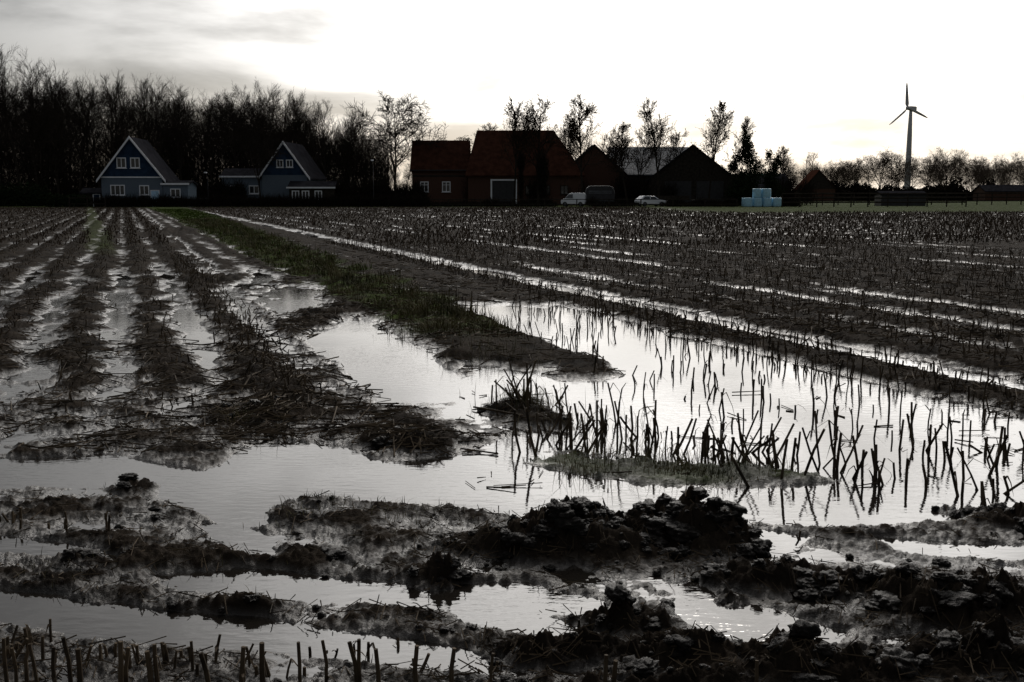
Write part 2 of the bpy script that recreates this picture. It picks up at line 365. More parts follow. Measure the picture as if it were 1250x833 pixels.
mesh_np('mud_clods', V.reshape(-1, 3), (icoF[None] + (np.arange(m) * len(icoV))[:, None, None]).reshape(-1, 3), M_clod, True)

# ---------------------------------------------------------------- stubble
def stalks(name, px_, py_, h, r, lean, n=6, leaf=.6, bury=.03):
    k = len(px_); base = np.stack([px_, py_, height(px_, py_)], 1)
    base[:, 2] = np.maximum(base[:, 2], -.06)
    az = R.rand(k) * 2 * np.pi
    L = np.abs(R.randn(k)) * lean
    d = np.stack([np.cos(az) * np.sin(L), np.sin(az) * np.sin(L), np.cos(L)], 1)
    bot = base - d * bury; midp = base + d * (h * .5)[:, None]
    d2 = d + R.randn(k, 3) * .08; top = midp + d2 * (h * .5)[:, None]
    parts = [prisms(bot, midp, r * 1.1, r, n, False), prisms(midp, top, r, r * .92, n, True)]
    if leaf > 0:
        s = R.rand(k) < leaf; kk = s.sum()
        if kk:
            t = R.rand(kk)[:, None]
            lb = base[s] * (1 - t) + top[s] * t
            parts.append(blades(lb, h[s] * (.3 + .6 * R.rand(kk)), .007 + .009 * R.rand(kk), .4 + 1.0 * R.rand(kk), R.rand(kk) * 6.28, 1.0 + .7 * R.rand(kk)))
    return parts
def rowpts(p0, q0, q1, step, jp=.05, gap=.35):
    q = np.arange(q0, q1, step); q = q + R.randn(len(q)) * step * .35
    keep = pn(q * .8, np.full(len(q), p0 * 3.1), 60) > -gap
    q = q[keep]; p = p0 + R.randn(len(q)) * jp
    return C1 * p - S1 * q, S1 * p + C1 * q
near = []
def addnear(xs, ys, h0, h1, lean=.18, leaf=.5, r=.009, n=6, **k):
    kk = len(xs)
    if kk: near.extend(stalks('', xs, ys, h0 + (h1 - h0) * R.rand(kk) ** 1.3, r * (.7 + .5 * R.rand(kk)), lean, n, leaf, **k))
for p0, st in ((4.95, .14), (5.55, .15), (6.15, .13), (6.36,.2)):
    xs, ys = rowpts(p0, 4.2, 18, st, .05, .25)
    ok = (ys > 6.2 + .1*R.rand(len(ys))) & (ys < 17.5); addnear(xs[ok], ys[ok], .10, .28, .14, .45, .0075)
xs, ys = rowpts(4.3, 6.8, 12.5, .2, .10, .2); addnear(xs, ys, .10, .26, .25, .6, .0075)
for a, b, k in ((690,545,24),(735,530,17),(800,545,15),(870,555,18),(920,560,15),(1035,575,12),(1090,590,10),(960,585,6),(620,505,10),(660,500,12),(1180,600,8),(1220,560,9),(1130,560,8)):
    gxx, gyy = G(a, b); addnear(gxx + R.randn(k) * .13, gyy + R.randn(k) * .2, .14, .38, .40, 1., .008)
for k in range(-14, 2):
    xs, ys = rowpts(.35 + .87 * k, 7.5, 40, .13, .12, .3); ok = (ys > 8.3) & (np.abs(xs) < ys * .6); addnear(xs[ok], ys[ok], .03, .12, .6, .9, .007, 4)
for p0 in (1.35, 1.5, 1.2):
    xs, ys = rowpts(p0, 8.5, 30, .13, .10, .4); addnear(xs, ys, .04, .14, .6, .9, .007, 4)
for p0 in [6.62, 6.9, 8.1] + [8.1 + .75 * k for k in range(1, 22)]:
    for st, h1_, ln_ in ((.11, .21, .25), (.10, .09, .6)):
        xs, ys = rowpts(p0, 1, 40, st, .10, .5); ok = (ys > 6) & (ys < 38) & (xs < ys * .6); addnear(xs[ok], ys[ok], .03, h1_, ln_, .8, .0075, 4)
fa = np.array([8,20,33,46,68,88,100,150,157,188,196,260,297,300,325,370,402,440,443,466,512,553,600,735,745,912,-30,-60,-80])
fx, fy = [], []
for a in fa:
    gxx, gyy = G(a, 832 + R.rand() * 10); fx.append(gxx); fy.append(gyy + (-.06 * (gxx + 1.7)))
addnear(np.array(fx), np.array(fy), .13, .18, .10, .5, .0085)
for a, b, k in ((20,640,7),(60,645,4),(110,655,3),(955,655,2),(770,770,3),(430,800,6),(520,815,5),(240,815,8),(100,812,14),(30,800,8),(330,825,8)):
    gxx, gyy = G(a, b); addnear(gxx + R.randn(k) * .15, gyy + R.randn(k) * .04, .03, .10, .3, .6, .006)
V, Q = join(near); mesh_np('maize_stubble_near', V, Q, M_stalk, False)
fx, fy = [], []
for k in range(-60, 220):
    p0 = .35 + .87 * k if k < 2 else 8.1 + .75 * (k - 2)
    q = 30.; qs = []
    while q < 165: qs.append(q); q += max(.11, q * .0046) * (.5 + R.rand())
    q = np.array(qs); p = p0 + R.randn(len(q)) * .17; fx.append(C1 * p - S1 * q); fy.append(S1 * p + C1 * q)
fx, fy = np.concatenate(fx), np.concatenate(fy)
ok = (fy > 36) & (fy < 146) & (np.abs(fx) < fy * .54 + 2) & (grassmask(fx, fy) < .5) & (pn(fx*.25,fy*.25,77)>-.45)
fx, fy = fx[ok], fy[ok]; k = len(fx)
V, Q = join(stalks('', fx, fy, .04 + (.11+.07*(fx>-5)) * R.rand(k) ** 1.3 * (.7+.6*np.clip(pn(fx*.15,fy*.08,78)+.4,0,1)), .010 + fy * .0002, .45, 4, .6)); mesh_np('maize_stubble_distant', V, Q, M_stalkfar)

def litter(xs, ys, l0, l1, r):
    k = len(xs); az = R.rand(k) * 6.28; l = l0 + (l1 - l0) * R.rand(k) ** 2
    dx, dy = np.cos(az) * l / 2, np.sin(az) * l / 2
    A = np.stack([xs - dx, ys - dy, np.maximum(height(xs - dx, ys - dy), 0) + .004 + .015 * R.rand(k) ** 2], 1)
    B = np.stack([xs + dx, ys + dy, np.maximum(height(xs + dx, ys + dy), 0) + .004 + .045 * R.rand(k) ** 4], 1)
    return prisms(A, B, r * (.4 + R.rand(k) * .7), r * (.4 + .6 * R.rand(k)), 4, True)
P = []
def lscat(k, a0, a1, b0, b1, l0=.05, l1=.4, r=.007, filt=True):
    a = a0 + (a1 - a0) * R.rand(k); b = b0 + (b1 - b0) * R.rand(k)
    xy = np.array([G(i, j) for i, j in zip(a, b)]); h = height(xy[:, 0], xy[:, 1])
    ok = (h > -.004) & (h + .03*pn(xy[:,0]*2, xy[:,1]*2, 71) > .008) if filt else h > -9
    P.append(litter(xy[ok, 0], xy[ok, 1], l0, l1, r))
lscat(2400, -80, 520, 430, 555, .03, .32, .0055); lscat(300, 250, 480, 400, 530, .15, .55, .008); lscat(3000, -80, 560, 290, 440, .04, .3, .007); lscat(1900, -60, 700, 600, 840, .015, .14, .003)
lscat(2600, 560, 1300, 400, 560, .04, .35, .006); lscat(7000, 300, 1300, 280, 420, .05, .4, .009); lscat(2200, 500, 1300, 620, 840, .015, .12, .003); lscat(60, 560, 1250, 470, 600, .06, .3, .005, False)
lscat(160, 280, 350, 490, 540, .15, .45, .007); lscat(180, 450, 545, 525, 560, .10, .32, .0055)
V, Q = join(P); mesh_np('stalk_litter', V, Q, M_stalk)

# grass
def gscat(k, fn, h0, h1, w, m_, name, lean=.7, cb=.45):
    xs, ys = fn(k); g = grassmask(xs, ys); hz = height(xs, ys)
    cl_ = np.clip(pn(xs * 2.2, ys * 2.2, 83) * 1.6 + cb, 0.02, 1)
    ok = (R.rand(len(xs)) < g * cl_) & (hz > -.01); xs, ys, hz = xs[ok], ys[ok], hz[ok]; kk = len(xs)
    hh = (h0 + (h1 - h0) * R.rand(kk)) * (.4 + 1.1 * np.clip(pn(xs * 1.5, ys * 1.5, 81) + .4, 0, 1))
    V, Q = blades(np.stack([xs, ys, hz - .005], 1), hh, w * (1 + ys * .03) * (.6 + .8 * R.rand(kk)), lean * R.rand(kk) * 1.5, R.rand(kk) * 6.28, .4)
    mesh_np(name, V, Q, m_)
def strip(k):
    y = 12 + 60 * R.rand(k) ** 1.6; p = 4.0 + .016 * np.clip(y - 16, 0, 80) + R.randn(k) * (.45 + .01 * y); return (p - S1 * y) / C1, y
gscat(60000, strip, .05, .24, .006, M_grass, 'grass_strip')
def strip2(k):
    y = 24 + 100 * R.rand(k); p = 4.0 + .016 * np.clip(y - 16, 0, 80) + R.randn(k) * (.5 + .012 * y); return (p - S1 * y) / C1, y
gscat(40000, strip2, .04, .13, .014, M_green, 'green_grass_strip', cb=.4)
def isl(k): xy = np.array([G(*q) for q in np.stack([635 + 385 * R.rand(k), 552 + 44 * R.rand(k)], 1)]); return xy[:, 0], xy[:, 1]
gscat(15000, isl, .012, .05, .0035, M_grass, 'grass_island', cb=.3)
tb, th_ = [], []
for a, b, k, sp in ((535,408,420,.3),(390,612,90,.12),(350,632,50,.1),(150,590,60,.08),(650,495,200,.22),(715,520,160,.2),(600,440,160,.3),(810,560,120,.2),(870,565,160,.25),(60,705,60,.2),(700,620,30,.2),(560,627,90,.25),(480,622,60,.2),(320,700,50,.2),(300,520,60,.15),(640,500,120,.15),(740,570,120,.2)):
    gxx, gyy = G(a, b); tb.append(np.stack([gxx + R.randn(k) * sp, gyy + R.randn(k) * sp], 1)); th_.append(np.full(k, .04 if b > 585 else .13))
tb = np.concatenate(tb); th_ = np.concatenate(th_); k = len(tb)
V, Q = blades(np.stack([tb[:, 0], tb[:, 1], height(tb[:, 0], tb[:, 1]) - .005], 1), th_ * (.6 + R.rand(k) * 1.2), np.full(k, .004), R.rand(k) * 1.1, R.rand(k) * 6.28, .4)
mesh_np('grass_tufts', V, Q, M_grass)

# ---------------------------------------------------------------- trees
def rot_about(v, axis, a):
    return Matrix.Rotation(a, 3, axis) @ v
def perp(d):
    r = Vector((random.gauss(0, 1), random.gauss(0, 1), random.gauss(0, 1))); r = r - d * r.dot(d); return r.normalized()
def tree(H, kind='broad', seed=0, rmin=.016):
    random.seed(seed); A, B, RA, RB, tips = [], [], [], [], []
    cfg = {'broad': dict(first=.22, n=14, ang=(35, 65), len=.50, kids=(7, 5, 5), up=.04),
           'forest': dict(first=.34, n=15, ang=(22, 46), len=.40, kids=(6, 5, 5), up=.07),
           'narrow': dict(first=.33, n=24, ang=(28, 55), len=.32, kids=(7, 6, 3), up=.06)}[kind]
    def br(p, d, L, r, lev):
        n = 7 if lev == 0 else (4 if lev < 3 else 2)
        pts = [p.copy()]; ds = [d.copy()]
        for i in range(n):
            j = .08 if lev == 0 else .13
            d = (d + perp(d) * random.gauss(0, j) + Vector((0, 0, cfg['up'] * (lev > 0)))).normalized()
            q = p + d * (L / n); r1 = r * (1 - (i + 1) / n * (.8 if lev == 0 else .6)); r0 = r * (1 - i / n * (.8 if lev == 0 else .6))
            A.append(p[:]); B.append(q[:]); RA.append(r0); RB.append(r1); p = q; pts.append(p.copy()); ds.append(d.copy())
        if lev >= 2: tips.extend([x[:] for x in pts[1:]])
        if lev < 4 - (kind == 'narrow'):
            k = cfg['n'] if lev == 0 else cfg['kids'][min(lev - 1, 2)]
            for c in range(k):
                t = cfg['first'] + (1 - cfg['first']) * (c + random.random()) / k if lev == 0 else .25 + .75 * (c + random.random()) / k
                t = min(t, .99); i = int(t * n); f = t * n - i; pp = pts[i].lerp(pts[i + 1], f); dd = ds[i + 1]
                a = math.radians(random.uniform(*cfg['ang']))
                nd_ = rot_about(dd, perp(dd), a)
                rr = r * (1 - t * .7) * random.uniform(.5, .7)
                if lev == 0:
                    s = (1.15 - .8 * t)
                    LL = H * cfg['len'] * s * random.uniform(.75, 1.2)
                else: LL = L * random.uniform(.42, .64)
                br(pp, nd_, LL, max(rr, rmin), lev + 1)
    br(Vector((0, 0, -.1)), Vector((random.gauss(0, .04), random.gauss(0, .04), 1)).normalized(), H * .9, H * .015, 0)
    V, Q = prisms(np.array(A), np.array(B), np.array(RA), np.array(RB), 3, False)
    return V, Q, np.array(tips)
def meshdata(name, V, Q, m_):
    ob = mesh_np(name, V, Q, m_); me = ob.data; bpy.data.objects.remove(ob); return me
vm, vmf = [], []
for i in range(6):
    V, Q, t = tree(18, 'forest' if i < 4 else 'broad', 100 + i, .014); V = V * np.array([1, 1, 18 / V[:, 2].max()])
    vm.append(meshdata('woodland_tree_mesh', V, Q, M_bark))
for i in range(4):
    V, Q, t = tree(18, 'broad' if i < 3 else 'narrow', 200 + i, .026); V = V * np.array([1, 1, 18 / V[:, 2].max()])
    vmf.append(meshdata('far_tree_mesh', V, Q, M_barkhaze))
def inst(parent, me, x, y, h, name='tree', wide=1.):
    ob = bpy.data.objects.new(name, me); COL.objects.link(ob); ob.parent = parent; ob.location = (x, y, 0)
    s = h / 18; ob.scale = (s * wide, s * wide, s); ob.rotation_euler = (0, 0, R.rand() * 6.28)
wood = empty('bare_woodland')
ta = [-260, -100, 0, 50, 100, 150, 200, 250, 320, 370, 430, 480]; tpy = [35, 45, 46, 66, 86, 82, 88, 108, 98, 116, 130, 150]
for k in range(105):
    y = 176 + 90 * R.rand() ** 1.2; a = -250 + 705 * R.rand()
    h = Z(np.interp(a, ta, tpy), y) * (.70 + .26 * R.rand()) ; h = min(h, 28)
    inst(wood, vm[R.randint(6)], X(a, y), y, h, wide=.85)
for a, y, py in ((2,162,48),(26,164,50),(48,167,58),(72,167,72),(98,165,82),(122,167,90),(146,170,82),(170,166,88),(198,168,86),(225,170,92),(-40,162,45),(-90,162,48),(262,172,108),(290,175,108),(318,170,94),(345,174,104),(372,176,114),(400,174,118),(425,176,126),(443,180,134),(275,190,106),(305,185,98),(335,190,98),(360,188,106),(390,190,114)):
    inst(wood, vm[R.randint(4)], X(a, y), y, Z(py, y), wide=.8)
UP = []
for yb, tf in ((176, .30), (200, .42), (235, .52)):
    k = 60000; a = -260 + 735 * R.rand(k); y = yb + 20 * R.rand(k)
    tfa = tf + .20 * sst(225, 270, a)
    top = np.array([Z(b_, yy) for b_, yy in zip(np.interp(a, ta, tpy), y)]) * (tfa + .16 * fbm(a * .04, y * .1, 3, 90))
    UP.append(twigs(np.stack([(a - 625) / 1352 * y, y, top * R.rand(k) ** 1.1], 1), 1.3, .03))
V, Q = join(UP); mesh_np('woodland_undergrowth', V, Q, M_under)

def solo(name, a, y, py, kind, seed, leaves=0, m_=M_bark, ls=.07, wide=1., rmin=.028):
    H = Z(py, y); V, Q, t = tree(H, kind, seed, rmin); zf = H / V[:, 2].max(); V = V * np.array([wide, wide, zf])
    e_ = empty(name, (X(a, y), y, 0)); mesh_np('trunk_and_branches', V, Q, m_, parent=e_)
    if leaves:
        c = t[R.randint(len(t), size=leaves)] * np.array([wide, wide, zf]) + R.randn(leaves, 3) * .06
        V, Q = leafquads(c, np.full(leaves, ls)); mesh_np('remaining_leaves', V, Q, M_leaf, parent=e_)
solo('bare_oak_tree', 482, 175, 108, 'broad', 7, wide=.95, rmin=.045)
for i, (a, y, py, lv, wd) in enumerate(((628,160,118,2600,.85),(657,160,112,2600,.85),(710,158,114,5200,.95),(766,165,146,2200,1.),(805,165,117,3000,.8),(866,162,124,3800,.8),(909,166,141,2200,.75),(690,190,136,1500,.8),(745,190,156,1000,.9),(590,195,148,700,.9),(830,190,156,900,.9),(952,190,176,900,1.),(645,185,128,1200,.8),(782,190,150,900,.8))):
    solo('young_alder_tree', a, y, py, 'narrow', 30 + i, lv, wide=wd)
def bushmass(name, blobs, m_, dens=260, size=.12, tw=False):
    C = []
    for x, y, z, rx, ry, rz in blobs:
        k = int(dens * rx * rz + 60); v = R.randn(k, 3); v /= np.linalg.norm(v, axis=1, keepdims=True); v *= (R.rand(k, 1) ** .4) * (1 + .3 * R.randn(k, 1)*.5)
        C.append(np.stack([x + v[:, 0] * rx, y + v[:, 1] * ry, np.abs(z + v[:, 2] * rz)], 1))
    C = np.concatenate(C); V, Q = twigs(C, size * 5, .025) if tw else leafquads(C, np.full(len(C), size)); return mesh_np(name, V, Q, m_)
def ev(a, y, pyt, wpx):
    H = Z(pyt, y); w = wpx * y / 1352 / 2; return [(X(a, y) + R.randn() * w * .25, y, H * t, w * (1.05 - t * .8) , w * (1.05 - t*.8), H * .14) for t in (.12, .25, .4, .55, .7, .83, .93)]
bushmass('evergreen_tree', ev(920, 165, 168, 42) + ev(942, 167, 186, 30), M_ever, 420)
bushmass('evergreen_tree', ev(898, 168, 186, 28), M_ever, 420)
bushmass('round_topped_tree', [(X(567, 182), 182, Z(168, 182) - .8, 1.5, 1.5, 1.0), (X(567, 182), 182, Z(176, 182)-1.5, 1.3, 1.3, 1.6)], M_ever)
bushmass('pollard_willow', [(X(636, 155), 155, 3.0, .35, .35, 3.0), (X(636, 155), 155, 6, .6, .6, 1.3)], M_under, 700, tw=True)
bushmass('pollard_willow', [(X(662, 155), 155, 3.2, .6, .6, 3.3), (X(662, 155), 155, 5, .9, .9, 2.3)], M_under, 700, tw=True)
hb = []
for a in np.arange(60, 110, 5): hb.append((X(a, 148), 148, .7, .7, .6, .9 + .3 * R.rand()))
for a in np.arange(-200, 60, 9): hb.append((X(a, 155), 155, 1.2, 1.2, 1, 1.6 + R.rand()*.8))
bushmass('garden_hedge', hb, M_ever)
hb = [(X(a, 158), 158, .8, 1.0, .8, 1.2 + R.rand()*1.6) for a in list(np.arange(228, 300, 6)) + list(np.arange(395, 520, 6))]
hb += [(X(a, 148), 148, .3, .9, .6, .4 + R.rand()*.6) for a in np.arange(120, 520, 7)]
bushmass('garden_shrubs', hb, M_under, 500, .16, tw=True)
hb = [(X(a, 150) , 150 + R.rand() * 2, .2, .9, .8, .3 + .9 * R.rand() ** 3) for a in np.arange(500, 980, 7) if not (680 < a < 722 or 778 < a < 812 or 905 < a < 955)]
bushmass('field_edge_scrub', hb, M_under, 500, .08, tw=True)
hb = [(X(a, 172 + 8*R.rand()), 168 + 8*R.rand(), 1.5, 1.6, 1.2, 1.5 + 2.2 * R.rand()) for a in (575, 590, 655, 690, 705, 760, 770, 780, 815, 905, 950, 965, 975)]
bushmass('farmyard_shrubs', hb, M_under, 260, .2, tw=True)
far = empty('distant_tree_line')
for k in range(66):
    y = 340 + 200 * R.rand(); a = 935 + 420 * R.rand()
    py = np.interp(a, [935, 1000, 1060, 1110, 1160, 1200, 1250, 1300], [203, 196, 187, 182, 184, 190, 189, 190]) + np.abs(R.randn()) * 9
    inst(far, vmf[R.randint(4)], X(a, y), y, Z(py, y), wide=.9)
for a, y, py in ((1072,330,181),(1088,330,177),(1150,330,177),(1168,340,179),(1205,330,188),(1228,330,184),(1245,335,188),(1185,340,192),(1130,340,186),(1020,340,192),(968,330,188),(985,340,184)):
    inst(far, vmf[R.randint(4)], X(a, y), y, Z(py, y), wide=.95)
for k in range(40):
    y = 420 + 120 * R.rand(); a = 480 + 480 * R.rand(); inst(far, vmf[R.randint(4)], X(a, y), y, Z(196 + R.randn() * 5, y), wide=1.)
hb = [(X(a, 320), 320, 1.2, 4, 3, 1.2 + 4.0 * R.rand()**3) for a in np.arange(940, 1330, 7)]
bushmass('distant_hedgerow', hb, M_under, 60, .45)

# ---------------------------------------------------------------- buildings
def window(parent, x, y, z, w, h, bars=1, frame=M_white, hb=0, name='window'):
    t = .12; L = [(x, y - .04, z + h / 2 - t / 2, w, .1, t), (x, y - .04, z - h / 2 + t / 2, w, .1, t),
      (x - w / 2 + t / 2, y - .04, z, t, .1, h - 2 * t), (x + w / 2 - t / 2, y - .04, z, t, .1, h - 2 * t)]
    for i in range(bars): L.append((x - w / 2 + w * (i + 1) / (bars + 1), y - .03, z, .09, .08, h - 2 * t))
    if hb: L.append((x, y - .028, z + h * .18, w - 2 * t, .07, .05))
    boxes(name + '_frame', L, frame, parent); boxes(name + '_glass', [(x, y - .004, z, w - 2 * t, .03, h - 2 * t)], M_glass, parent)
    boxes(name + '_sill', [(x, y - .08, z - h / 2 - .05, w + .2, .16, .06)], frame, parent)
def door(parent, x, y, z0, w, h, m_=M_bluedoor):
    t = .1; boxes('door_frame', [(x - w / 2 - t / 2, y - .04, z0 + h / 2, t, .1, h), (x + w / 2 + t / 2, y - .04, z0 + h / 2, t, .1, h), (x, y - .04, z0 + h + t / 2, w + 2 * t, .1, t)], M_white, parent)
    boxes('door', [(x, y - .01, z0 + h / 2, w, .05, h)], m_, parent)
def bar(name, p0, p1, hgt, thk, m_, parent):
    p0, p1 = Vector(p0), Vector(p1); V = []
    for p in (p0, p1):
        V += [p + Vector((0, -thk / 2, 0)), p + Vector((0, thk / 2, 0)), p + Vector((0, thk / 2, -hgt)), p + Vector((0, -thk / 2, -hgt))]
    poly(name, V, [(0, 1, 2, 3), (4, 7, 6, 5), (0, 4, 5, 1), (1, 5, 6, 2), (2, 6, 7, 3), (3, 7, 4, 0)], m_, parent)
def building(name, loc, rz, w, d, eave, ridge, axis='x', hips=(0, 0), wall=M_brickred, roof=M_tilered, over=.4, trim=None, gable=None, trimw=.38):
    e_ = empty(name, loc, rz)
    Ln, Sp = (w, d) if axis == 'x' else (d, w)
    tr = (lambda v: v) if axis == 'x' else (lambda v: (v[1], -v[0], v[2]))
    a, b = Ln / 2, Sp / 2; sl = (ridge - eave) / b
    V = [(-a, -b, -.1), (a, -b, -.1), (a, b, -.1), (-a, b, -.1), (-a, -b, eave), (a, -b, eave), (a, b, eave), (-a, b, eave)]
    Fc = [(0, 1, 5, 4), (2, 3, 7, 6)]
    if hips[0] == 0: V.append((-a, 0, ridge - .1)); Fc.append((3, 0, 4, len(V) - 1, 7))
    else: Fc.append((3, 0, 4, 7))
    if hips[1] == 0: V.append((a, 0, ridge - .1)); Fc.append((1, 2, 6, len(V) - 1, 5))
    else: Fc.append((1, 2, 6, 5))
    poly('walls', [tr(v) for v in V], Fc, wall, e_)
    ze = eave - over * sl + .12; zr = ridge + .12; A = a + over; Bb = b + over; t = .2
    r0 = -A if hips[0] == 0 else -a + hips[0]; r1 = A if hips[1] == 0 else a - hips[1]
    U = [(-A, -Bb, ze), (A, -Bb, ze), (A, Bb, ze), (-A, Bb, ze), (r0, 0, zr), (r1, 0, zr)]
    V = U + [(x, y, z - t) for x, y, z in U]
    Fc = [(0, 1, 5, 4), (2, 3, 4, 5), (6, 10, 11, 7), (8, 11, 10, 9), (0, 6, 7, 1), (2, 8, 9, 3)]
    if hips[0]: Fc += [(3, 0, 4), (9, 10, 6), (3, 9, 6, 0)]
    else: Fc += [(0, 4, 10, 6), (4, 3, 9, 10)]
    if hips[1]: Fc += [(1, 2, 5), (7, 11, 8), (1, 7, 8, 2)]
    else: Fc += [(1, 7, 11, 5), (5, 11, 8, 2)]
    poly('roof', [tr(v) for v in V], Fc, roof, e_)
    if trim:
        for s in (-1, 1):
            bar('barge_board', (0, -Ln / 2 - over - .035, zr + .06), (s * (Bb + .1), -Ln / 2 - over - .035, ze + .02), trimw, .06, trim, e_)
    if gable:
        g = [(-b + .1, -a - .03, eave + .02), (b - .1, -a - .03, eave + .02), (0, -a - .03, ridge - .2)]
        poly('gable_cladding', g + [(x, y + .025, z) for x, y, z in g], [(0, 1, 2), (5, 4, 3), (0, 3, 4, 1), (1, 4, 5, 2), (2, 5, 3, 0)], gable, e_)
    return e_
y0 = 150
h1 = building('gabled_house', (X(157, y0), y0 + 5, 0), .10, 8.0, 10, Z(216, y0), Z(168, y0), 'y', wall=M_brickgrey, roof=M_tile, over=.45, trim=M_white, gable=M_plank)
fyy = -5
boxes('string_board', [(0, fyy - .06, Z(217, y0) + .05, 8.1, .1, .16)], M_white, h1)
for xx in (-1.25, .55): window(h1, xx, fyy - .03, Z(199, y0), 1.25, 1.4, 1)
window(h1, -1.9, fyy, 2.3, 1.9, 1.4, 2); window(h1, 1.6, fyy, 2.3, 1.3, 1.3, 1); door(h1, 3.0, fyy, 0, 1.0, 2.2)
h1b = building('lean_to_annex', (X(213, y0), y0 + 2.5, 0), 0, 3.4, 4, 3.1, 3.5, 'x', wall=M_brickgrey, roof=M_tile, over=.2)
boxes('fascia', [(0, -2.25, 3.12, 3.9, .06, .25)], M_white, h1b); window(h1b, 0, -2, 1.9, 1.4, 1.2, 1)
bx = building('garden_shed', (X(104, y0), y0 + 4, 0), 0, 3.2, 3, 1.9, 2.5, 'x', wall=M_wood, roof=M_tile, over=.15); door(bx, .6, -1.5, 0, .8, 1.7, M_plank)
y0 = 160
h2 = building('gabled_house', (X(351, y0), y0 + 5, 0), -.05, 6.6, 11, Z(214, y0), Z(174, y0), 'y', wall=M_brickgrey, roof=M_tile, over=.4, trim=M_white, gable=M_plank)
window(h2, -.6, -5.53, Z(200, y0), 1.0, 1.1, 1); window(h2, .8, -5.53, Z(200, y0), 1.0, 1.1, 1)
h2b = building('side_wing', (X(307, y0), y0 + 3.5, 0), 0, 8.6, 6, Z(215, y0), Z(206, y0), 'x', wall=M_brickgrey, roof=M_tile, over=.3)
boxes('fascia', [(0, -3.34, Z(216, y0) + .02, 9.3, .06, .22)], M_white, h2b)
for xx in (-2.5, 0.3, 2.8): window(h2b, xx, -3, 2.4, 1.5, 1.2, 1)
y0 = 156
sh = building('white_trimmed_garage', (X(380, y0), y0 + 2, 0), 0, 6.2, 4, 2.7, 3.5, 'x', wall=M_wood, roof=M_tile, over=.25)
for xx in (-2.2, -.8, 1.0): window(sh, xx, -2, 1.6, 1.05, 1.3, 1)
boxes('fascia', [(0, -2.3, 2.66, 6.9, .06, .22)], M_white, sh)
solo('bare_garden_tree', 318, 153, 118, 'broad', 61, wide=.7, rmin=.03)
y0 = 172
f1 = building('brick_farm_wing', (X(537, y0), y0 + 4, 0), 0, 8.6, 8, Z(207, y0), Z(171, y0), 'x', wall=M_brickred, roof=M_tilered, over=.3)
for xx in (-2.4, 1.0): window(f1, xx, -4, 2.9, 1.3, 1.6, 1, hb=1)
boxes('gutter', [(0, -4.42, Z(208, y0), 9.3, .14, .14)], M_dark, f1); boxes('foundation_band', [(0, -4.02, Z(215, y0), 8.4, .08, .25)], M_wood, f1)
f2 = building('farmhouse_barn', (X(641, y0), y0 + 5, 0), 0, 17.6, 14, 4.9, Z(158, y0), 'x', hips=(1.2, 4.2), wall=M_brickred, roof=M_tilered, over=.4)
boxes('barn_door_frame', [(-5.2, -7.05, 1.9, .24, .14, 3.8), (-1.4, -7.05, 1.9, .24, .14, 3.8), (-3.3, -7.05, 3.92, 4.04, .14, .24)], M_white, f2)
boxes('barn_door', [(-3.3, -7.01, 1.9, 3.6, .06, 3.8)], M_dark, f2)
for xx in (.6, 3.2, 6.): window(f2, xx, -7, 2.4, 1.2, 1.4, 1, frame=M_wood)
f3 = building('farm_stable', (X(728, y0), y0 + 12, 0), 0, 11, 14, 4.6, Z(178, y0 + 8), 'y', wall=M_brickred, roof=M_tile, over=.3)
f4 = building('sheet_roof_barn', (X(795, 195), 200, 0), .0, 14, 16, 5.2, Z(179, 195), 'x', wall=M_wood, roof=M_steel, over=.3)
f5 = building('field_barn', (X(853, 175), 184, 0), -.12, 13.5, 18, 4.2, Z(177, 175), 'y', wall=M_wood, roof=M_tile, over=.4)
boxes('barn_doors', [(-2.2, -9.05, 1.9, 4.2, .1, 3.8), (2.8, -9.05, 1.9, 4.2, .1, 3.8)], M_dark, f5)
f6 = building('low_cattle_shed', (X(925, 178), 184, 0), 0, 11, 9, 2.8, 5.0, 'x', wall=M_wood, roof=M_tile, over=.3)
f7 = building('distant_farmhouse', (X(998, 300), 303, 0), 0, 9, 8, 3.2, 8.2, 'y', wall=M_brickred, roof=M_tilered, over=.3, gable=M_wood)
f8 = building('distant_shed', (X(1228, 300), 303, 0), 0, 12, 8, 2.6, 4.2, 'x', wall=M_brickred, roof=M_tile, over=.3)

# ---------------------------------------------------------------- vehicles
def wheels(e_, xs, yw, r, w=.22):
    for i, x in enumerate(xs):
        for s in (-1, 1):
            for nm, rr, mm, gr in (('tyre', r, M_rubber, 0), ('wheel_rim', r * .6, M_steel, .012)):
                n = 20; V = [(x + rr * math.cos(t * 2 * math.pi / n), s * yw + q * (w / 2 + gr), r + rr * math.sin(t * 2 * math.pi / n)) for q in (-1, 1) for t in range(n)]
                Fc = [tuple(range(n)), tuple(range(2 * n - 1, n - 1, -1))] + [(t, (t + 1) % n, (t + 1) % n + n, t + n) for t in range(n)]
                poly(nm, V, Fc, mm, e_)
def extr(name, prof, w0, w1f, m_, e_, bev=.04):
    V = [(x, -w0 * w1f(z), z) for x, z in prof] + [(x, w0 * w1f(z), z) for x, z in prof]; n = len(prof)
    Fc = [tuple(range(n)), tuple(range(2 * n - 1, n - 1, -1))] + [(i, (i + 1) % n, (i + 1) % n + n, i + n) for i in range(n)]
    ob = poly(name, V, Fc, m_, e_); md = ob.modifiers.new('bevel', 'BEVEL'); md.width = bev; md.segments = 2; return ob
